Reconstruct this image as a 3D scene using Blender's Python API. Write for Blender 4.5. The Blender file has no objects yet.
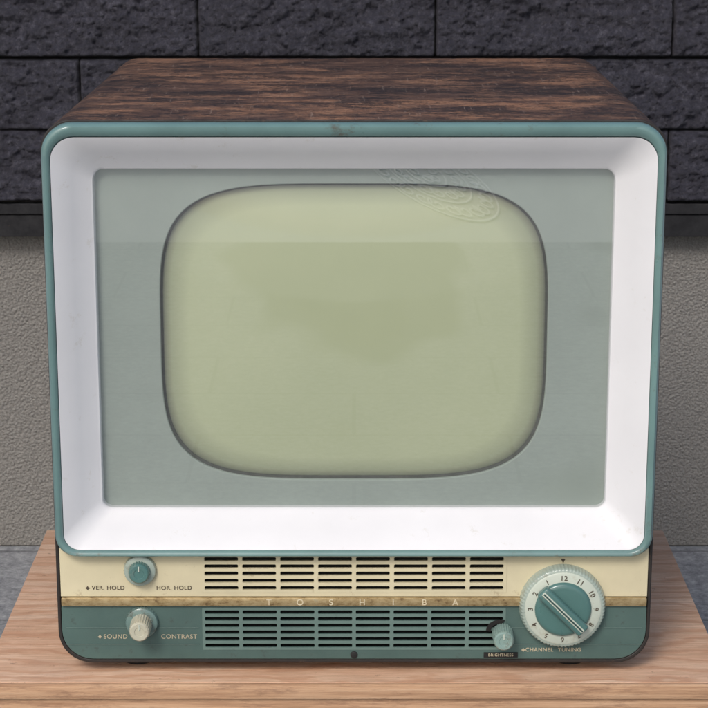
import bpy, bmesh, math, random
from mathutils import Vector, Matrix, noise
random.seed(4)
S=bpy.context.scene
COL=S.collection
R=math.radians

# ---------------------------------------------------------------- materials
def nodes(name):
    m=bpy.data.materials.new(name); m.use_nodes=True
    nt=m.node_tree; b=nt.nodes['Principled BSDF']
    return m,nt,b
def N(nt,t,**k):
    n=nt.nodes.new(t)
    for a,v in k.items(): setattr(n,a,v)
    return n
def coords(nt,scale=(1,1,1),rot=(0,0,0),loc=(0,0,0)):
    tc=N(nt,'ShaderNodeTexCoord'); mp=N(nt,'ShaderNodeMapping')
    mp.inputs['Scale'].default_value=scale; mp.inputs['Rotation'].default_value=rot; mp.inputs['Location'].default_value=loc
    nt.links.new(tc.outputs['Object'],mp.inputs['Vector'])
    return mp.outputs['Vector']
def nz(nt,vec,scale,detail=6,rough=.6,dist=0):
    n=N(nt,'ShaderNodeTexNoise'); n.inputs['Scale'].default_value=scale
    n.inputs['Detail'].default_value=detail; n.inputs['Roughness'].default_value=rough
    n.inputs['Distortion'].default_value=dist
    nt.links.new(vec,n.inputs['Vector']); return n.outputs['Fac']
def ramp(nt,fac,stops):
    r=N(nt,'ShaderNodeValToRGB'); cr=r.color_ramp
    while len(cr.elements)<len(stops): cr.elements.new(.5)
    for e,(p,c) in zip(cr.elements,stops):
        e.position=p; e.color=(c,c,c,1) if isinstance(c,(int,float)) else (*c,1)
    nt.links.new(fac,r.inputs['Fac']); return r.outputs['Color']
def mth(nt,op,a,b=0.0,c=0.0):
    m=N(nt,'ShaderNodeMath',operation=op)
    for s,v in zip(m.inputs,(a,b,c)):
        if isinstance(v,(int,float)): s.default_value=v
        else: nt.links.new(v,s)
    return m.outputs[0]
def mix(nt,f,a,b,mode='MIX'):
    m=N(nt,'ShaderNodeMix',data_type='RGBA',blend_type=mode)
    for sock,v in ((m.inputs[0],f),(m.inputs[6],a),(m.inputs[7],b)):
        if isinstance(v,(int,float)): sock.default_value=v
        elif isinstance(v,tuple): sock.default_value=(*v,1)
        else: nt.links.new(v,sock)
    return m.outputs[2]
def bump(nt,b,h,strength,dist):
    bp=N(nt,'ShaderNodeBump'); bp.inputs['Strength'].default_value=strength
    bp.inputs['Distance'].default_value=dist
    nt.links.new(h,bp.inputs['Height']); nt.links.new(bp.outputs['Normal'],b.inputs['Normal'])

def paint(name,c,dirt=(.12,.08,.05),dirt_amt=.5,thr=.62,rough=.4,var=.12,dscale=35,bstr=.15,coat=0):
    m,nt,b=nodes(name); v=coords(nt)
    big=nz(nt,v,9,5); fine=nz(nt,v,dscale,9,.75)
    dk=tuple(x*(1-var*1.6) for x in c); lt=tuple(min(1,x*(1+var*.6)) for x in c)
    base=ramp(nt,big,[(.3,dk),(.7,lt)])
    d=ramp(nt,fine,[(thr,0.0),(thr+.1,dirt_amt)])
    col=mix(nt,d,base,dirt); nt.links.new(col,b.inputs['Base Color'])
    rr=ramp(nt,nz(nt,v,60,6),[(.3,rough*.8),(.7,min(1,rough*1.3))]); nt.links.new(rr,b.inputs['Roughness'])
    if bstr: bump(nt,b,nz(nt,v,250,4),bstr,.0008)
    b.inputs['Coat Weight'].default_value=coat
    return m

M={}
M['rim']=paint('teal_paint',(.145,.255,.245),dirt=(.10,.07,.045),dirt_amt=.8,thr=.60,rough=.33,dscale=28,coat=.35)
M['white']=paint('white_enamel',(.74,.74,.755),dirt=(.50,.46,.38),dirt_amt=.45,thr=.60,rough=.42,var=.03,bstr=.05)
M['cream']=paint('cream_paint',(.68,.61,.41),dirt=(.25,.17,.09),dirt_amt=.6,thr=.59,rough=.4,var=.1,dscale=40)
M['green']=paint('green_paint',(.080,.136,.121),dirt=(.045,.045,.038),dirt_amt=.6,thr=.58,rough=.42,dscale=60,var=.15)
M['green_slat']=paint('green_slat_paint',(.140,.212,.188),dirt=(.06,.06,.045),dirt_amt=.6,thr=.59,rough=.42,dscale=70,var=.12)
M['surround']=paint('grey_green_surround',(.340,.388,.355),dirt=(.31,.355,.32),dirt_amt=.2,rough=.6,var=.05,bstr=0)
M['gasket']=paint('grey_gasket',(.075,.08,.068),rough=.8)
M['black']=paint('black_rubber',(.012,.012,.012),rough=.7)
M['interior']=paint('dark_interior',(.010,.009,.008),rough=.9)
M['edge_dark']=paint('blackened_cabinet_edge',(.022,.018,.016),dirt=(.12,.07,.04),dirt_amt=.7,thr=.60,rough=.6,dscale=50)
M['knobcream']=paint('aged_cream_plastic',(.54,.52,.40),dirt=(.2,.15,.09),dirt_amt=.6,thr=.56,rough=.3,dscale=60,coat=.3)
M['knobpale']=paint('pale_green_grey_plastic',(.37,.44,.38),dirt=(.2,.17,.11),dirt_amt=.6,thr=.55,rough=.28,dscale=60,coat=.5)
M['knobgrey']=paint('pale_teal_plastic',(.25,.36,.32),dirt=(.15,.12,.08),dirt_amt=.6,thr=.56,rough=.28,dscale=60,coat=.5)
M['knobdark']=paint('teal_grey_plastic',(.15,.235,.215),dirt=(.06,.05,.03),dirt_amt=.7,thr=.54,rough=.3,dscale=60,coat=.4)
M['dial']=paint('dial_ivory',(.55,.60,.51),dirt=(.35,.30,.2),dirt_amt=.4,thr=.56,rough=.35,dscale=60)
M['knobteal']=paint('teal_plastic',(.080,.18,.165),dirt=(.3,.3,.25),dirt_amt=.5,thr=.60,rough=.3,coat=.4)
M['ink']=paint('dark_ink',(.08,.06,.04),rough=.6)
M['groove']=paint('pointer_groove_teal',(.03,.07,.065),rough=.5)
M['inkgold']=paint('worn_gold_ink',(.50,.44,.31),dirt=(.2,.14,.08),dirt_amt=.5,thr=.57,rough=.5,dscale=70)
M['inkfaint']=paint('faint_gold_ink',(.74,.65,.45),dirt=(.58,.47,.29),dirt_amt=.8,thr=.50,rough=.35,dscale=70)
M['flash']=paint('dark_metal_flashing',(.009,.009,.011),rough=.75)
M['refl_lace']=paint('reflection_mat_white',(.93,.93,.92),dirt_amt=0,rough=.6)

m,nt,b=nodes('worn_brass')
f=nz(nt,coords(nt,(30,60,60)),2.2,9,.8)
col=ramp(nt,f,[(.36,(.14,.085,.04)),(.46,(.36,.26,.125)),(.6,(.50,.39,.215)),(.72,(.30,.29,.21))])
nt.links.new(col,b.inputs['Base Color']); b.inputs['Metallic'].default_value=.45; b.inputs['Roughness'].default_value=.4
bump(nt,b,nz(nt,coords(nt,(10,400,400)),2,4),.3,.0005); M['bronze']=m

# cabinet wood : aged brown varnish, thin streaks, warm bare patches, dark stains near the edges
m,nt,b=nodes('worn_cabinet_wood')
g=nz(nt,coords(nt,(9,55,55)),1.6,11,.85,.3)
fine=nz(nt,coords(nt,(26,220,220)),1.5,8,.85)
iso=nz(nt,coords(nt),120,10,.92)
blot=nz(nt,coords(nt,(15,34,34)),1.2,10,.82)
patch=nz(nt,coords(nt,(3.6,7,7),(0,0,0),(3.4,.2,0)),1.6,5,.62,.4)
base=ramp(nt,g,[(.36,(.040,.021,.014)),(.5,(.115,.060,.038)),(.62,(.22,.125,.080))])
worn=ramp(nt,fine,[(.35,(.17,.075,.038)),(.5,(.37,.180,.095)),(.65,(.56,.34,.21))])
s=mth(nt,'MULTIPLY_ADD',iso,1.0,mth(nt,'MULTIPLY_ADD',blot,1.4,mth(nt,'MULTIPLY',patch,1.5)))
pm=ramp(nt,mth(nt,'ADD',s,-1.42),[(.46,0.0),(.66,1.0)])
col=mix(nt,mth(nt,'MULTIPLY',pm,.85),base,worn)
blk=ramp(nt,mth(nt,'MULTIPLY_ADD',iso,.9,nz(nt,coords(nt,(5,11,11),(0,0,0),(7,1,0)),1.8,9,.8)),[(.94,0.0),(1.0,.85)])
col=mix(nt,blk,col,(.020,.013,.011))
# stained band along the two long edges of the case
tc=N(nt,'ShaderNodeTexCoord'); sx=N(nt,'ShaderNodeSeparateXYZ'); nt.links.new(tc.outputs['Object'],sx.inputs[0])
eg=mth(nt,'MULTIPLY_ADD',mth(nt,'ABSOLUTE',sx.outputs['X']),2.2,mth(nt,'MULTIPLY',iso,.35))
col=mix(nt,ramp(nt,eg,[(.70,0.0),(.82,.75)]),col,(.030,.018,.014))
scr=ramp(nt,nz(nt,coords(nt,(9,190,190),(0,0,.16)),2.2,7,.8),[(.60,0.0),(.62,.55)])
col=mix(nt,scr,col,(.42,.30,.22))
scr2=ramp(nt,nz(nt,coords(nt,(110,7,20),(0,0,.4)),2.2,7,.8),[(.60,0.0),(.62,.45)])
col=mix(nt,scr2,col,(.40,.29,.22))
dust=ramp(nt,nz(nt,coords(nt),150,8,.9),[(.54,0.0),(.58,.75)])
col=mix(nt,dust,col,(.026,.017,.014))
nt.links.new(col,b.inputs['Base Color'])
nt.links.new(ramp(nt,blot,[(.35,.42),(.65,.72)]),b.inputs['Roughness'])
b.inputs['Specular IOR Level'].default_value=.4
bump(nt,b,iso,.6,.002); M['cabinet']=m

m,nt,b=nodes('bench_wood')
g=nz(nt,coords(nt,(1.6,9,30)),1.8,9,.66,1.6)
fine=nz(nt,coords(nt,(9,200,200)),1.6,8,.8)
w=N(nt,'ShaderNodeTexWave',wave_type='BANDS',bands_direction='Y'); w.inputs['Scale'].default_value=4.0
w.inputs['Distortion'].default_value=16; w.inputs['Detail'].default_value=5; w.inputs['Detail Scale'].default_value=.7; w.inputs['Detail Roughness'].default_value=.6
nt.links.new(coords(nt,(1.3,3.2,3.2)),w.inputs['Vector'])
col=ramp(nt,g,[(.3,(.60,.35,.215)),(.5,(.76,.50,.335)),(.7,(.84,.62,.45))])
col=mix(nt,ramp(nt,w.outputs['Fac'],[(.5,.0),(.95,.5)]),col,(.52,.245,.13))
col=mix(nt,ramp(nt,fine,[(.38,.5),(.56,0.0)]),col,(.38,.20,.11))
st=ramp(nt,nz(nt,coords(nt,(6,9,9)),1.3,8,.7),[(.50,0.0),(.70,.4)])
col=mix(nt,st,col,(.42,.28,.20))
sp=ramp(nt,nz(nt,coords(nt),60,6,.8),[(.61,0.0),(.67,.6)])
col=mix(nt,sp,col,(.24,.14,.09))
nt.links.new(col,b.inputs['Base Color']); b.inputs['Roughness'].default_value=.6
bump(nt,b,fine,.6,.002); M['bench']=m
m,nt,b=nodes('bench_edge_wood')
f=nz(nt,coords(nt,(4,60,160)),1.5,9,.75)
col=ramp(nt,f,[(.3,(.30,.155,.08)),(.5,(.56,.34,.20)),(.72,(.70,.48,.31))])
col=mix(nt,ramp(nt,nz(nt,coords(nt,(5,30,30)),2,8,.8),[(.50,0.0),(.62,.65)]),col,(.25,.135,.08))
nt.links.new(col,b.inputs['Base Color']); b.inputs['Roughness'].default_value=.7
bump(nt,b,f,.7,.002); M['edge']=m

m,nt,b=nodes('split_face_stone'); v=coords(nt)
f=nz(nt,v,90,12,.85); f2=nz(nt,v,5,4)
col=ramp(nt,f,[(.34,(.032,.031,.045)),(.52,(.080,.078,.104)),(.68,(.235,.23,.28))])
col=mix(nt,ramp(nt,f2,[(.4,0.0),(.7,.3)]),col,(.065,.063,.080))
at=N(nt,'ShaderNodeAttribute',attribute_name='joint')
col=mix(nt,mth(nt,'MULTIPLY',at.outputs['Fac'],.92),col,(.006,.006,.008))
nt.links.new(col,b.inputs['Base Color']); b.inputs['Roughness'].default_value=.5
bump(nt,b,nz(nt,v,130,12,.88),1.0,.009); M['stone']=m
m,nt,b=nodes('rough_stucco'); v=coords(nt)
h=nz(nt,v,330,8,.78)
vo=N(nt,'ShaderNodeTexVoronoi',feature='SMOOTH_F1'); vo.inputs['Scale'].default_value=230; vo.inputs['Smoothness'].default_value=.4
nt.links.new(v,vo.inputs['Vector'])
hh=mth(nt,'MULTIPLY_ADD',vo.outputs['Distance'],-.8,h)
col=ramp(nt,h,[(.34,(.245,.228,.203)),(.5,(.40,.378,.345)),(.62,(.50,.48,.445))])
col=mix(nt,ramp(nt,nz(nt,v,3.5,5),[(.4,0.0),(.75,.3)]),col,(.30,.285,.262))
nt.links.new(col,b.inputs['Base Color']); b.inputs['Roughness'].default_value=.9
bump(nt,b,hh,1.0,.007); M['stucco']=m
m,nt,b=nodes('granite_paving'); v=coords(nt)
br=N(nt,'ShaderNodeTexBrick'); br.inputs['Scale'].default_value=1
br.inputs['Brick Width'].default_value=.6; br.inputs['Row Height'].default_value=.3; br.inputs['Mortar Size'].default_value=.004
br.inputs['Color1'].default_value=(.95,.95,.95,1); br.inputs['Color2'].default_value=(.90,.90,.90,1); br.inputs['Mortar'].default_value=(.6,.6,.6,1)
nt.links.new(v,br.inputs['Vector'])
f=nz(nt,v,75,9,.8)
col=ramp(nt,f,[(.35,(.15,.155,.165)),(.55,(.34,.345,.35)),(.7,(.53,.53,.53))])
col=mix(nt,1.0,col,br.outputs['Color'],'MULTIPLY')
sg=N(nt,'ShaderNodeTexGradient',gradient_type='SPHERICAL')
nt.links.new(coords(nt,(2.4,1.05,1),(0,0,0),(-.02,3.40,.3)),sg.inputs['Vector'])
refl_dark=ramp(nt,mth(nt,'MULTIPLY_ADD',nz(nt,coords(nt,(2.2,.9,1),(0,0,0),(5.3,0,0)),1.8,1,.4),.8,mth(nt,'MULTIPLY_ADD',sg.outputs['Fac'],1.0,-.14)),[(.40,0.0),(.52,.95)])  # dark patch painted into the paving to mirror as a silhouette in the tube
col=mix(nt,refl_dark,col,(.010,.010,.011))
nt.links.new(col,b.inputs['Base Color']); b.inputs['Roughness'].default_value=.85
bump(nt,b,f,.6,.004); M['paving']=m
m,nt,b=nodes('pale_concrete'); v=coords(nt); f=nz(nt,v,60,8,.8)
nt.links.new(ramp(nt,f,[(.3,(.50,.50,.49)),(.7,(.60,.60,.58))]),b.inputs['Base Color']); b.inputs['Roughness'].default_value=.85
bump(nt,b,f,.4,.003); M['concrete']=m
m,nt,b=nodes('phosphor_screen'); v=coords(nt)
f=nz(nt,v,5,3)
col=ramp(nt,f,[(.3,(.505,.545,.350)),(.7,(.545,.58,.380))])
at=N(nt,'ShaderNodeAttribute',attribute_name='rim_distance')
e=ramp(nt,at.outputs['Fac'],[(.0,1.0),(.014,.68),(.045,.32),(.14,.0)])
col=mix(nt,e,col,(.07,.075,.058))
nt.links.new(col,b.inputs['Base Color'])
b.inputs['Roughness'].default_value=.6; b.inputs['Coat Weight'].default_value=1; b.inputs['Coat Roughness'].default_value=.02; b.inputs['Coat IOR'].default_value=1.6
M['tube']=m
m,nt,b=nodes('safety_glass'); nt.nodes.remove(b)
out=[n for n in nt.nodes if n.type=='OUTPUT_MATERIAL'][0]
tr=N(nt,'ShaderNodeBsdfTransparent'); tr.inputs['Color'].default_value=(.97,.985,.975,1)
gl=N(nt,'ShaderNodeBsdfGlossy'); gl.inputs['Roughness'].default_value=.008
lw=N(nt,'ShaderNodeLayerWeight'); lw.inputs['Blend'].default_value=.5
fac=mth(nt,'MULTIPLY_ADD',mth(nt,'POWER',lw.outputs['Facing'],5.0),.80,.18)
mx=N(nt,'ShaderNodeMixShader')
nt.links.new(fac,mx.inputs[0]); nt.links.new(tr.outputs[0],mx.inputs[1]); nt.links.new(gl.outputs[0],mx.inputs[2])
nt.links.new(mx.outputs[0],out.inputs['Surface']); M['glass']=m

# ---------------------------------------------------------------- helpers
def empty(name,loc,**props):
    o=bpy.data.objects.new(name,None); o.location=loc; o.empty_display_size=.05; COL.objects.link(o)
    for k,v in props.items(): o[k]=v
    return o
def obj(name,me,mat,parent=None,smooth=None,**props):
    o=bpy.data.objects.new(name,me); COL.objects.link(o)
    if mat is not None:
        me.materials.clear(); me.materials.append(M[mat])
    if parent: 
        bpy.context.view_layer.update()
        o.parent=parent; o.matrix_parent_inverse=parent.matrix_world.inverted()
    if smooth is not None:
        for p in me.polygons: p.use_smooth=True
        me.set_sharp_from_angle(angle=R(smooth))
    for k,v in props.items(): o[k]=v
    return o
def rrect(hx,z0,z1,rt,rb=None,n=8,cx=0):
    rb=rt if rb is None else rb
    pts=[]
    for (x,z,r,a0) in ((hx,z1,rt,0),(-hx,z1,rt,90),(-hx,z0,rb,180),(hx,z0,rb,270)):
        sx=1 if x>0 else -1; sz=1 if z==z1 else -1
        ccx=x-sx*r; ccz=z-sz*r
        for i in range(n+1):
            a=R(a0+90*i/n); pts.append((cx+ccx+r*math.cos(a),ccz+r*math.sin(a)))
    return pts
def superell(a,b,cz,n=3.5,k=160,cx=0):
    pts=[]
    for i in range(k):
        t=2*math.pi*i/k; c,s=math.cos(t),math.sin(t)
        r=(abs(c)**n+abs(s)**n)**(-1/n)
        pts.append((cx+a*c*r,cz+b*s*r))
    return pts
def plate_mesh(name,outer_list,yfront,yback,bev=0.0,res=2):
    cu=bpy.data.curves.new(name,'CURVE'); cu.dimensions='2D'; cu.fill_mode='BOTH'
    for pts in outer_list:
        sp=cu.splines.new('POLY'); sp.points.add(len(pts)-1)
        for p,(x,z) in zip(sp.points,pts): p.co=(x,z,0,1)
        sp.use_cyclic_u=True
    t=(yback-yfront)/2
    cu.extrude=max(t-bev,1e-5); cu.bevel_depth=bev; cu.bevel_resolution=res; cu.offset=-bev
    tmp=bpy.data.objects.new('tmp',cu); COL.objects.link(tmp)
    dg=bpy.context.evaluated_depsgraph_get(); dg.update()
    me=bpy.data.meshes.new_from_object(tmp.evaluated_get(dg)); me.name=name
    bpy.data.objects.remove(tmp); bpy.data.curves.remove(cu)
    me.transform(Matrix(((1,0,0,0),(0,0,-1,(yfront+yback)/2),(0,1,0,0),(0,0,0,1))))
    return me
def loft(name,loops):
    bm=bmesh.new(); rows=[]
    for pts,y in loops: rows.append([bm.verts.new((x,y,z)) for x,z in pts])
    n=len(rows[0]); L=len(rows)
    for k in range(L-1):
        a=rows[k]; c=rows[(k+1)%L]
        for i in range(n):
            bm.faces.new((a[i],a[(i+1)%n],c[(i+1)%n],c[i]))
    bmesh.ops.recalc_face_normals(bm,faces=bm.faces)
    me=bpy.data.meshes.new(name); bm.to_mesh(me); bm.free(); return me
def lathe(name,prof,cx,cz,seg=64,flute=0,amp=0,flute_rows=()):
    bm=bmesh.new(); rows=[]
    for k,(r,y) in enumerate(prof):
        if r<1e-6: rows.append([bm.verts.new((cx,y,cz))]*seg); continue
        row=[]
        for i in range(seg):
            a=2*math.pi*i/seg; rr=r
            if flute and k in flute_rows: rr=r+amp*math.cos(flute*a)
            row.append(bm.verts.new((cx+rr*math.cos(a),y,cz+rr*math.sin(a))))
        rows.append(row)
    for k in range(len(rows)-1):
        a,c=rows[k],rows[k+1]
        for i in range(seg):
            j=(i+1)%seg; vs=[]
            for v in (a[i],a[j],c[j],c[i]):
                if v not in vs: vs.append(v)
            if len(vs)>=3:
                bm.faces.new(vs)
    bmesh.ops.recalc_face_normals(bm,faces=bm.faces)
    me=bpy.data.meshes.new(name); bm.to_mesh(me); bm.free(); return me
def box_bm(bm,x0,x1,y0,y1,z0,z1,bev=0,seg=2):
    r=bmesh.ops.create_cube(bm,size=1,matrix=Matrix.Translation(((x0+x1)/2,(y0+y1)/2,(z0+z1)/2))@Matrix.Diagonal((x1-x0,y1-y0,z1-z0,1)))
    if bev:
        es=list({e for v in r['verts'] for e in v.link_edges})
        bmesh.ops.bevel(bm,geom=es,offset=bev,segments=seg,affect='EDGES',profile=.5)
def box_mesh(name,*a,**k):
    bm=bmesh.new(); box_bm(bm,*a,**k); me=bpy.data.meshes.new(name); bm.to_mesh(me); bm.free(); return me
def text_mesh(name,items,y):
    bm=bmesh.new()
    for s,x,z,size,rot in items:
        cu=bpy.data.curves.new('t','FONT'); cu.body=s; cu.size=size; cu.align_x='CENTER'; cu.align_y='CENTER'; cu.extrude=.00015; cu.space_character=1.1
        cu.offset=size*.010
        tmp=bpy.data.objects.new('tmp',cu); COL.objects.link(tmp)
        dg=bpy.context.evaluated_depsgraph_get(); dg.update()
        me=bpy.data.meshes.new_from_object(tmp.evaluated_get(dg))
        bpy.data.objects.remove(tmp)
        c,sn=math.cos(rot),math.sin(rot)
        me.transform(Matrix(((1,0,0,x),(0,0,-1,y),(0,1,0,z),(0,0,0,1)))@Matrix(((c,-sn,0,0),(sn,c,0,0),(0,0,1,0),(0,0,0,1))))
        bm.from_mesh(me); bpy.data.meshes.remove(me)
    me=bpy.data.meshes.new(name); bm.to_mesh(me); bm.free(); return me

# ---------------------------------------------------------------- television
TV=empty('vintage_television',(0,.27,0),label='old teal and cream television in worn wooden cabinet on bench',category='television')
cab=plate_mesh('cabinet',[rrect(.3025,.0115,.5715,.03,.034),rrect(.2990,.0155,.567,.027,.0315)],.001,.535,.0012)
bm=bmesh.new(); bm.from_mesh(cab)
box_bm(bm,-.296,.296,.520,.530,.02,.562)
for v in bm.verts:
    t=max(0,v.co.y)/.535; v.co.x=v.co.x*(1-.030*t)+.004*t
bm.to_mesh(cab); bm.free()
cab=obj('cabinet',cab,'cabinet',TV,smooth=35,label='dark brown wooden cabinet with worn scuffed top')
cab.data.materials.append(M['edge_dark'])
for p in cab.data.polygons:
    if p.center.y<.0026: p.material_index=1
hx=.3005
def rl(d,y): return (rrect(hx-d,.131+d*.75,.5695-d*1.0,.030-d*.55,.022-d*.5),y)
rim=loft('rim',[rl(.0,.0005),rl(0,-.008),rl(.0008,-.0115),rl(.0028,-.0140),rl(.0055,-.0140),
  (rrect(.2930,.1372,.5585,.024,.017),-.0120),(rrect(.2918,.1380,.5560,.023,.016),-.0085),(rrect(.2918,.1380,.5560,.023,.016),.0005)])
rim=obj('rim',rim,'rim',TV,smooth=50)
fr=loft('screen_frame',[
 (rrect(.2917,.1381,.5559,.023,.016),-.0095),(rrect(.2900,.1398,.5540,.023,.017),-.0085),
 (rrect(.2740,.1545,.5375,.021,.017),.0085),
 (rrect(.2590,.1672,.5222,.015,.013),.0255),(rrect(.2566,.1690,.5200,.012,.010),.0270),(rrect(.2558,.1698,.5192,.011,.009),.0300),(rrect(.2558,.1698,.5192,.011,.009),.0390)])
fr=obj('screen_frame',fr,'white',TV,smooth=40)
CZ=.350; NE=4.2
sur=plate_mesh('tube_surround',[rrect(.262,.163,.526,.012),superell(.194,.1528,CZ,NE)],.0380,.0430,.0012,3)
obj('tube_surround',sur,'surround',TV,smooth=40)
gas=loft('tube_gasket',[(superell(.1950,.1538,CZ,NE),.0395),(superell(.1950,.1538,CZ,NE),.0415),(superell(.1920,.1508,CZ,NE),.0440),(superell(.190,.149,CZ,NE),.054)])
obj('tube_gasket',gas,'gasket',TV,smooth=40)
bm=bmesh.new(); rings=60; K=160
lay=bm.verts.layers.float.new('rim_distance')
rows=[]
for i in range(1,rings+1):
    r=1-(1-i/rings)**1.25
    row=[]
    for x,z in superell(.1928*r,.1516*r,CZ,n=2+(NE-2)*r,k=K):
        vv=bm.verts.new((x,.0345+.0105*r**2.3,z)); vv[lay]=1-r; row.append(vv)
    rows.append(row)
c=bm.verts.new((0,.0345,CZ)); c[lay]=1
for i in range(K): bm.faces.new((c,rows[0][i],rows[0][(i+1)%K]))
for k in range(rings-1):
    for i in range(K):
        bm.faces.new((rows[k][i],rows[k+1][i],rows[k+1][(i+1)%K],rows[k][(i+1)%K]))
bmesh.ops.recalc_face_normals(bm,faces=bm.faces)
me=bpy.data.meshes.new('picture_tube'); bm.to_mesh(me); bm.free()
obj('picture_tube',me,'tube',TV,smooth=60)
bm=bmesh.new(); bm.faces.new([bm.verts.new((x,.0300,z)) for x,z in rrect(.2557,.1699,.5191,.011,.009)])
me=bpy.data.meshes.new('safety_glass'); bm.to_mesh(me); bm.free()
obj('safety_glass',me,'glass',TV)

def slots(x0,x1,ncol,z0,z1,nrow,gapx,fill):
    out=[]; px=(x1-x0)/ncol; pz=(z1-z0)/nrow; h=pz*fill
    for c in range(ncol):
        for r in range(nrow):
            cx=x0+px*(c+.5); cz=z0+pz*(r+.5); w=(px-gapx)/2
            out.append([(cx+a,cz+b) for a,b in rrect(w,-h/2,h/2,h*.3,n=2)])
    return out
up_slots=slots(-.154,.154,8,.0895,.1285,5,.0042,.56)
up=plate_mesh('upper_control_panel',[[( -.2985,.0842),(.2985,.0842),(.2985,.1360),(-.2985,.1360)]]+up_slots,.0005,.0045,.0005,1)
up=obj('upper_control_panel',up,'cream',TV,smooth=30)
lo_slots=slots(-.154,.154,8,.0272,.0710,6,.0036,.54)
lo=plate_mesh('lower_control_panel',[rrect(.2985,.0162,.0742,.002,.031)]+lo_slots,.0005,.0045,.0005,1)
lo=obj('lower_control_panel',lo,'green',TV,smooth=30)
obj('grille_backing',box_mesh('grille_backing',-.2,.2,.012,.014,.02,.135),'interior',TV)
sl=plate_mesh('grille_slats',[rrect(.1550,.0262,.0722,.001,.001)]+lo_slots,.0001,.0006,.0001,1)
obj('speaker_grille',sl,'green_slat',TV,smooth=30)
sl=plate_mesh('grille_slats',[rrect(.1550,.0885,.1300,.001,.001)]+up_slots,.0001,.0006,.0001,1)
obj('speaker_grille',sl,'cream',TV,smooth=30)
obj('trim_strip',box_mesh('trim_strip',-.2980,.2980,-.0030,.0040,.0746,.0838,bev=.0012),'bronze',TV,smooth=40)
for x0,x1 in ((-.2945,-.1585),(.1585,.2945)):
    for zz in (.0500,.0320):
        obj('panel_bead',box_mesh('panel_bead',x0,x1,-.0003,.0003,zz,zz+.0006,bev=.0002),'green_slat',TV)

def word(s,x,z,size,mat,y=.0002): return obj('lettering',text_mesh('l',[(s,x,z,size,0)],y),mat,TV)
word('VER. HOLD',-.2500,.0935,.0062,'ink'); word('HOR. HOLD',-.1830,.0935,.0062,'ink')
word('SOUND',-.2440,.0405,.0066,'inkgold'); word('CONTRAST',-.1790,.0405,.0066,'inkgold')
obj('label_plate',box_mesh('label_plate',.1330,.1680,-.0004,.0003,.0178,.0236,bev=.0002),'black',TV)
word('BRIGHTNESS',.1505,.0207,.0042,'inkgold',-.0006); word('CHANNEL',.190,.0262,.0058,'inkgold'); word('TUNING',.221,.0262,.0058,'inkgold')
for i,ch in enumerate('TOSHIBA'): word(ch,-.0865+i*.0316,.0791,.0090,'inkfaint',-.0033)
def tri(name,cx,cz,s,y,mat):
    return obj(name,plate_mesh(name,[[(cx-s,cz+s),(cx+s,cz+s),(cx,cz-s)]],y-.0003,y),mat,TV)
tri('pointer_mark',.212,.1226,.0022,.0002,'ink')
for x,z in ((-.2710,.0935),(-.2600,.0405),(.1735,.0262)):
    s=superell(.0023,.0023,z,n=.8,k=16,cx=x)
    obj('star_mark',plate_mesh('star_mark',[s],-.0001,.0002),'ink' if z>.08 else 'inkgold',TV)
obj('panel_screw',lathe('panel_screw',[(0,-.0008),(.0026,-.001),(.0036,-.0006),(.0038,.0005)],0,.0208,24),'black',TV,smooth=40)

def small_knob(cx,cz,r1,r2,ln,matbase,matcap):
    k=obj('control_knob',lathe('control_knob',[(0,-.0055),(r1*.86,-.0060),(r1*.97,-.0048),(r1,-.0030),(r1*1.02,.0004)],cx,cz,96,32,.0004,(3,4)),matbase,TV,smooth=40)
    obj('knob_cap',lathe('knob_cap',[(0,-ln+.0006),(r2*.45,-ln+.0006),(r2*.5,-ln),(r2*.85,-ln-.0002),(r2*.98,-ln+.0012),(r2,-ln+.003),(r2*1.05,-.004)],cx,cz,96,24,.0004,(5,6)),matcap,k,smooth=40)
    obj('knob_marker',box_mesh('knob_marker',cx-.0006,cx+.0006,-ln-.0010,-ln+.001,cz+r2*.25,cz+r2*.8,bev=.0002),'dial',k)
    return k
small_knob(-.2170,.1135,.0162,.0105,.014,'knobpale','knobteal')
small_knob(-.2165,.0570,.0165,.0102,.029,'knobdark','knobcream')
scx,scz=.1500,.0475
arc=[(scx+.0150*math.cos(R(a)),scz+.0120*math.sin(R(a))) for a in range(75,186,8)]+[(scx+.0105*math.cos(R(a)),scz+.0080*math.sin(R(a))) for a in range(185,74,-8)]
obj('knob_slot',plate_mesh('knob_slot',[arc],-.0020,.0003,.0003),'interior',TV)
small_knob(.1515,.0462,.0090,.0100,.027,'knobgrey','knobgrey')

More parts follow.
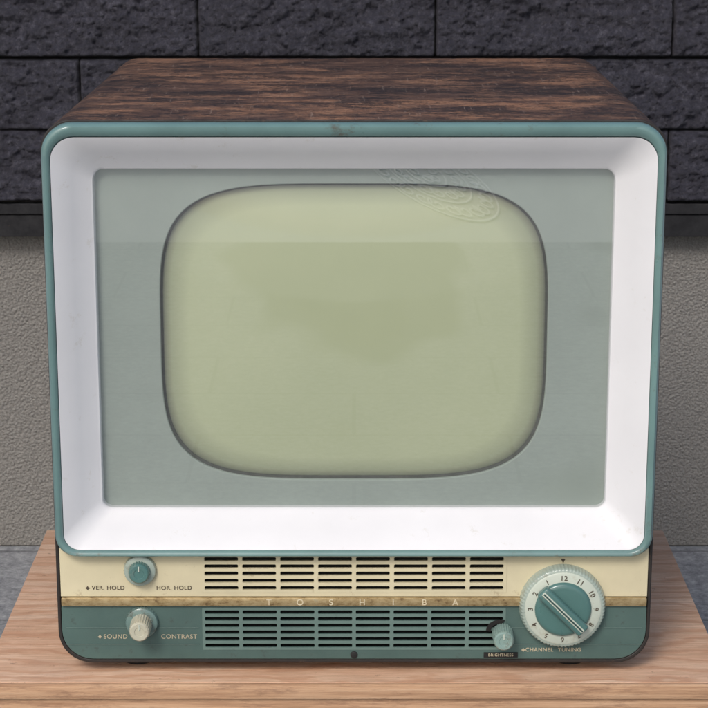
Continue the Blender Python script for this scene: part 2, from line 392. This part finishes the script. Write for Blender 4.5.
cx,cz=.2120,.0755
base=obj('channel_knob',lathe('channel_knob',[(.036,-.0105),(.0405,-.0110),(.0420,-.0095),(.0430,-.0065),(.0435,-.0030),(.0440,.0006)],cx,cz,288,72,.00055,(2,3,4)),'knobpale',TV,smooth=60,label='large round channel dial with ivory number ring and teal pointer')
obj('dial_ring',lathe('dial_ring',[(.020,-.0125),(.0372,-.0122),(.0388,-.0112),(.0392,-.0090)],cx,cz,96),'dial',base,smooth=40)
for i in range(12):
    n=12-i; a=R(90-30*i)
    obj('dial_numeral',text_mesh('n',[(str(n),cx+.0330*math.cos(a),cz+.0330*math.sin(a),.0072,R(-30*i))],-.0126),'ink',base)
obj('knob_cap',lathe('knob_cap',[(0,-.0165),(.023,-.0165),(.0262,-.0160),(.0282,-.0145),(.0290,-.0118)],cx,cz,96),'knobteal',base,smooth=40)
def diag(name,x0,x1,y0,y1,hw,bev,mat,seg=3):
    bm=bmesh.new(); box_bm(bm,x0,x1,y0,y1,-hw,hw,bev=bev,seg=seg)
    bmesh.ops.rotate(bm,verts=bm.verts,cent=(0,0,0),matrix=Matrix.Rotation(R(45),3,'Y'))
    bmesh.ops.translate(bm,verts=bm.verts,vec=(cx,0,cz))
    me=bpy.data.meshes.new(name); bm.to_mesh(me); bm.free()
    return obj(name,me,mat,base,smooth=40)
diag('pointer_grip',-.0325,.0290,-.0260,-.0150,.0072,.0030,'knobteal',4)
diag('pointer_inlay',-.0308,.0273,-.0266,-.0255,.0021,.0003,'dial')
diag('pointer_groove',-.0300,.0265,-.0271,-.0265,.0008,.0002,'groove')
for x,y in ((-.225,.04),(.225,.04),(-.225,.42),(.225,.42)):
    bm=bmesh.new(); bmesh.ops.create_cone(bm,segments=32,radius1=.016,radius2=.019,depth=.0118,cap_ends=True,matrix=Matrix.Translation((x,y,.0059)))
    me=bpy.data.meshes.new('foot'); bm.to_mesh(me); bm.free()
    obj('foot',me,'black',TV,smooth=40)

# ---------------------------------------------------------------- bench
B=empty('wooden_bench',(0,.21,-.30),label='low light-brown wooden bench with scuffed plank top',category='bench')
obj('bench_top',box_mesh('bench_top',-.380,.382,-.0215,.446,-.0155,0,bev=.001),'bench',B,smooth=40)
obj('edge_band',box_mesh('edge_band',-.380,.382,-.0275,-.0217,-.0165,-.0006,bev=.0012),'edge',B,smooth=40)
for ya,yb in ((-.0225,.001),(.421,.443)):
    obj('apron',box_mesh('apron',-.378,.380,ya,yb,-.060,-.0175,bev=.0012),'edge',B,smooth=40)
for x in (-.345,.347):
    for y in (.028,.394):
        obj('leg',box_mesh('leg',x-.025,x+.025,y-.025,y+.025,-.296,-.0165,bev=.002),'edge',B,smooth=40)

# ---------------------------------------------------------------- setting
def sheet(name,x0,x1,y0,y1,z,mat):
    bm=bmesh.new(); vs=[bm.verts.new(p) for p in ((x0,y0,z),(x1,y0,z),(x1,y1,z),(x0,y1,z))]; bm.faces.new(vs)
    me=bpy.data.meshes.new(name); bm.to_mesh(me); bm.free()
    return obj(name,me,mat,kind='structure')
sheet('ground',-40,40,-60,10,-.304,'concrete')  # unseen pale area, added so the glass reflects a lighter band
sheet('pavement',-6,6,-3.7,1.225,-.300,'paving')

# unseen scroll mat, added and stretched in depth for its reflection in the glass
cu=bpy.data.curves.new('reflection_mat','CURVE'); cu.dimensions='3D'; cu.bevel_depth=.0022; cu.bevel_resolution=1
rs=random.Random(11)
def poly(pts,cyc=False):
    sp=cu.splines.new('POLY'); sp.points.add(len(pts)-1); sp.use_cyclic_u=cyc
    for p,(x,y) in zip(sp.points,pts): p.co=(x,y,0,1)
for k in (.046,.092,.138): poly([(k*math.cos(t*math.pi/40),k*math.sin(t*math.pi/40)) for t in range(80)],True)
for ring,cnt,R0 in ((.023,6,.015),(.069,16,.0165),(.115,26,.0185)):
    for q in range(cnt):
        t=q/cnt*6.2832; sg_=1 if q%2 else -1
        sx,sy=ring*math.cos(t),ring*math.sin(t)
        poly([(sx+R0*(a/24)*math.cos(t+sg_*a*.36),sy+R0*(a/24)*math.sin(t+sg_*a*.36)) for a in range(4,25)])
tmp=bpy.data.objects.new('tmp',cu); COL.objects.link(tmp)
dg=bpy.context.evaluated_depsgraph_get(); dg.update()
me=bpy.data.meshes.new_from_object(tmp.evaluated_get(dg)); bpy.data.objects.remove(tmp)
me.transform(Matrix.Translation((.235,-4.92,-.300))@Matrix.Rotation(R(-9),4,'Z')@Matrix.Diagonal((1.15,6.6,1,1)))
obj('reflection_mat',me,'refl_lace',label='added unseen mat of white scrolls, shaped only for its reflection in the glass',category='mat')

z0,z1,x0,x1=.2770,1.06,-1.0,1.0
step=.0026; nx=int((x1-x0)/step); nzv=int((z1-z0)/step)
rowh=.1115; bw=.3615
def facets(p,sc):
    q=p*sc; ds,pts=noise.voronoi(q,distance_metric='DISTANCE')
    c=pts[0]; h=noise.cell_vector(c*7.13); dlt=q-c
    return (h.x-.5)*1.0+dlt.x*(h.y-.5)*1.6+dlt.y*(h.z-.5)*1.6
bm=bmesh.new(); grid=[]; cache={}; jl=bm.verts.layers.float.new('joint')
for j in range(nzv+1):
    z=z0+(z1-z0)*j/nzv; row=int((z-z0)/rowh); fz=(z-z0)-row*rowh
    off=-.237 if row%2==0 else -.42
    line=[]
    for i in range(nx+1):
        x=x0+(x1-x0)*i/nx; c_=math.floor((x-off)/bw); fx=(x-off)-c_*bw
        dx=min(fx,bw-fx); dz=min(fz,rowh-fz)
        if (c_,row) not in cache:
            rs=random.Random(c_*131+row*977); cache[(c_,row)]=(rs.random()*50,rs.random()*50,.003*rs.random(),(rs.random()-.5)*.015)
        ox,oy,hgt,tx=cache[(c_,row)]
        P=Vector((x+ox,z*1.5+oy,0))
        wrp=noise.noise_vector(P*34)*.012
        n1=noise.fractal(P*20,.45,2.1,8)
        relief=.011+hgt+.0075*n1+.0034*facets(P+wrp,24)+.0038*facets(P+wrp,62)+tx*(fx-bw/2)
        e=min((dx-.0015)/.004,(dz-.0022)/.004)
        dep=-.006 if e<0 else max(.0,relief)*min(1,.4+e)**.7
        vv=bm.verts.new((x,1.200-dep,z)); vv[jl]=1.0 if e<0 else 0.0
        line.append(vv)
    grid.append(line)
for j in range(nzv):
    for i in range(nx):
        bm.faces.new((grid[j][i],grid[j][i+1],grid[j+1][i+1],grid[j+1][i]))
me=bpy.data.meshes.new('stone_wall'); bm.to_mesh(me); bm.free()
SW=obj('stone_wall',me,'stone',label='dark purplish-grey split-face stone cladding wall above a stucco base',category='wall')
for p in me.polygons: p.use_smooth=True
obj('wall_core',box_mesh('wall_core',-1.0,1.0,1.208,1.40,.262,1.06),'flash',SW)
obj('flashing',box_mesh('flashing',-1.0,1.0,1.188,1.2055,.258,.2745,bev=.0015),'flash',SW)
obj('flashing',box_mesh('flashing',-1.0,1.0,1.192,1.235,.222,.2570,bev=.0015),'flash',SW)
obj('stucco_wall',box_mesh('stucco_wall',-1.0,1.0,1.230,1.40,-.300,.2225),'stucco',label='rough grey-beige stucco wall base standing on paving',category='wall')

# ---------------------------------------------------------------- light
W=bpy.data.worlds.new('World'); S.world=W; W.use_nodes=True
nt=W.node_tree; bg=nt.nodes['Background']
sky=nt.nodes.new('ShaderNodeTexSky'); sky.sky_type='NISHITA'; sky.sun_disc=False
EL,AZ=R(41),R(202)
sky.sun_elevation=EL; sky.sun_rotation=AZ; sky.dust_density=3; sky.ozone_density=1.0
nt.links.new(sky.outputs[0],bg.inputs[0]); bg.inputs[1].default_value=.135
sl=bpy.data.lights.new('sun','SUN'); sl.energy=1.45; sl.angle=R(16); sl.color=(1,.975,.945)
so=bpy.data.objects.new('sun',sl); COL.objects.link(so)
d=Vector((math.sin(AZ)*math.cos(EL),math.cos(AZ)*math.cos(EL),math.sin(EL)))
so.rotation_euler=d.to_track_quat('Z','Y').to_euler(); so.location=d*5

# ---------------------------------------------------------------- camera
cam=bpy.data.cameras.new('camera'); co=bpy.data.objects.new('camera',cam); COL.objects.link(co)
co.location=(0,-1.981,.848); co.rotation_euler=(R(90-14.4),0,0)
cam.sensor_width=36; cam.lens=36*2071/708; cam.clip_end=200; cam.clip_start=.05
cam.dof.use_dof=True; cam.dof.focus_distance=2.10; cam.dof.aperture_fstop=64
S.camera=co
S.view_settings.view_transform='Standard'; S.view_settings.look='None'; S.view_settings.exposure=0
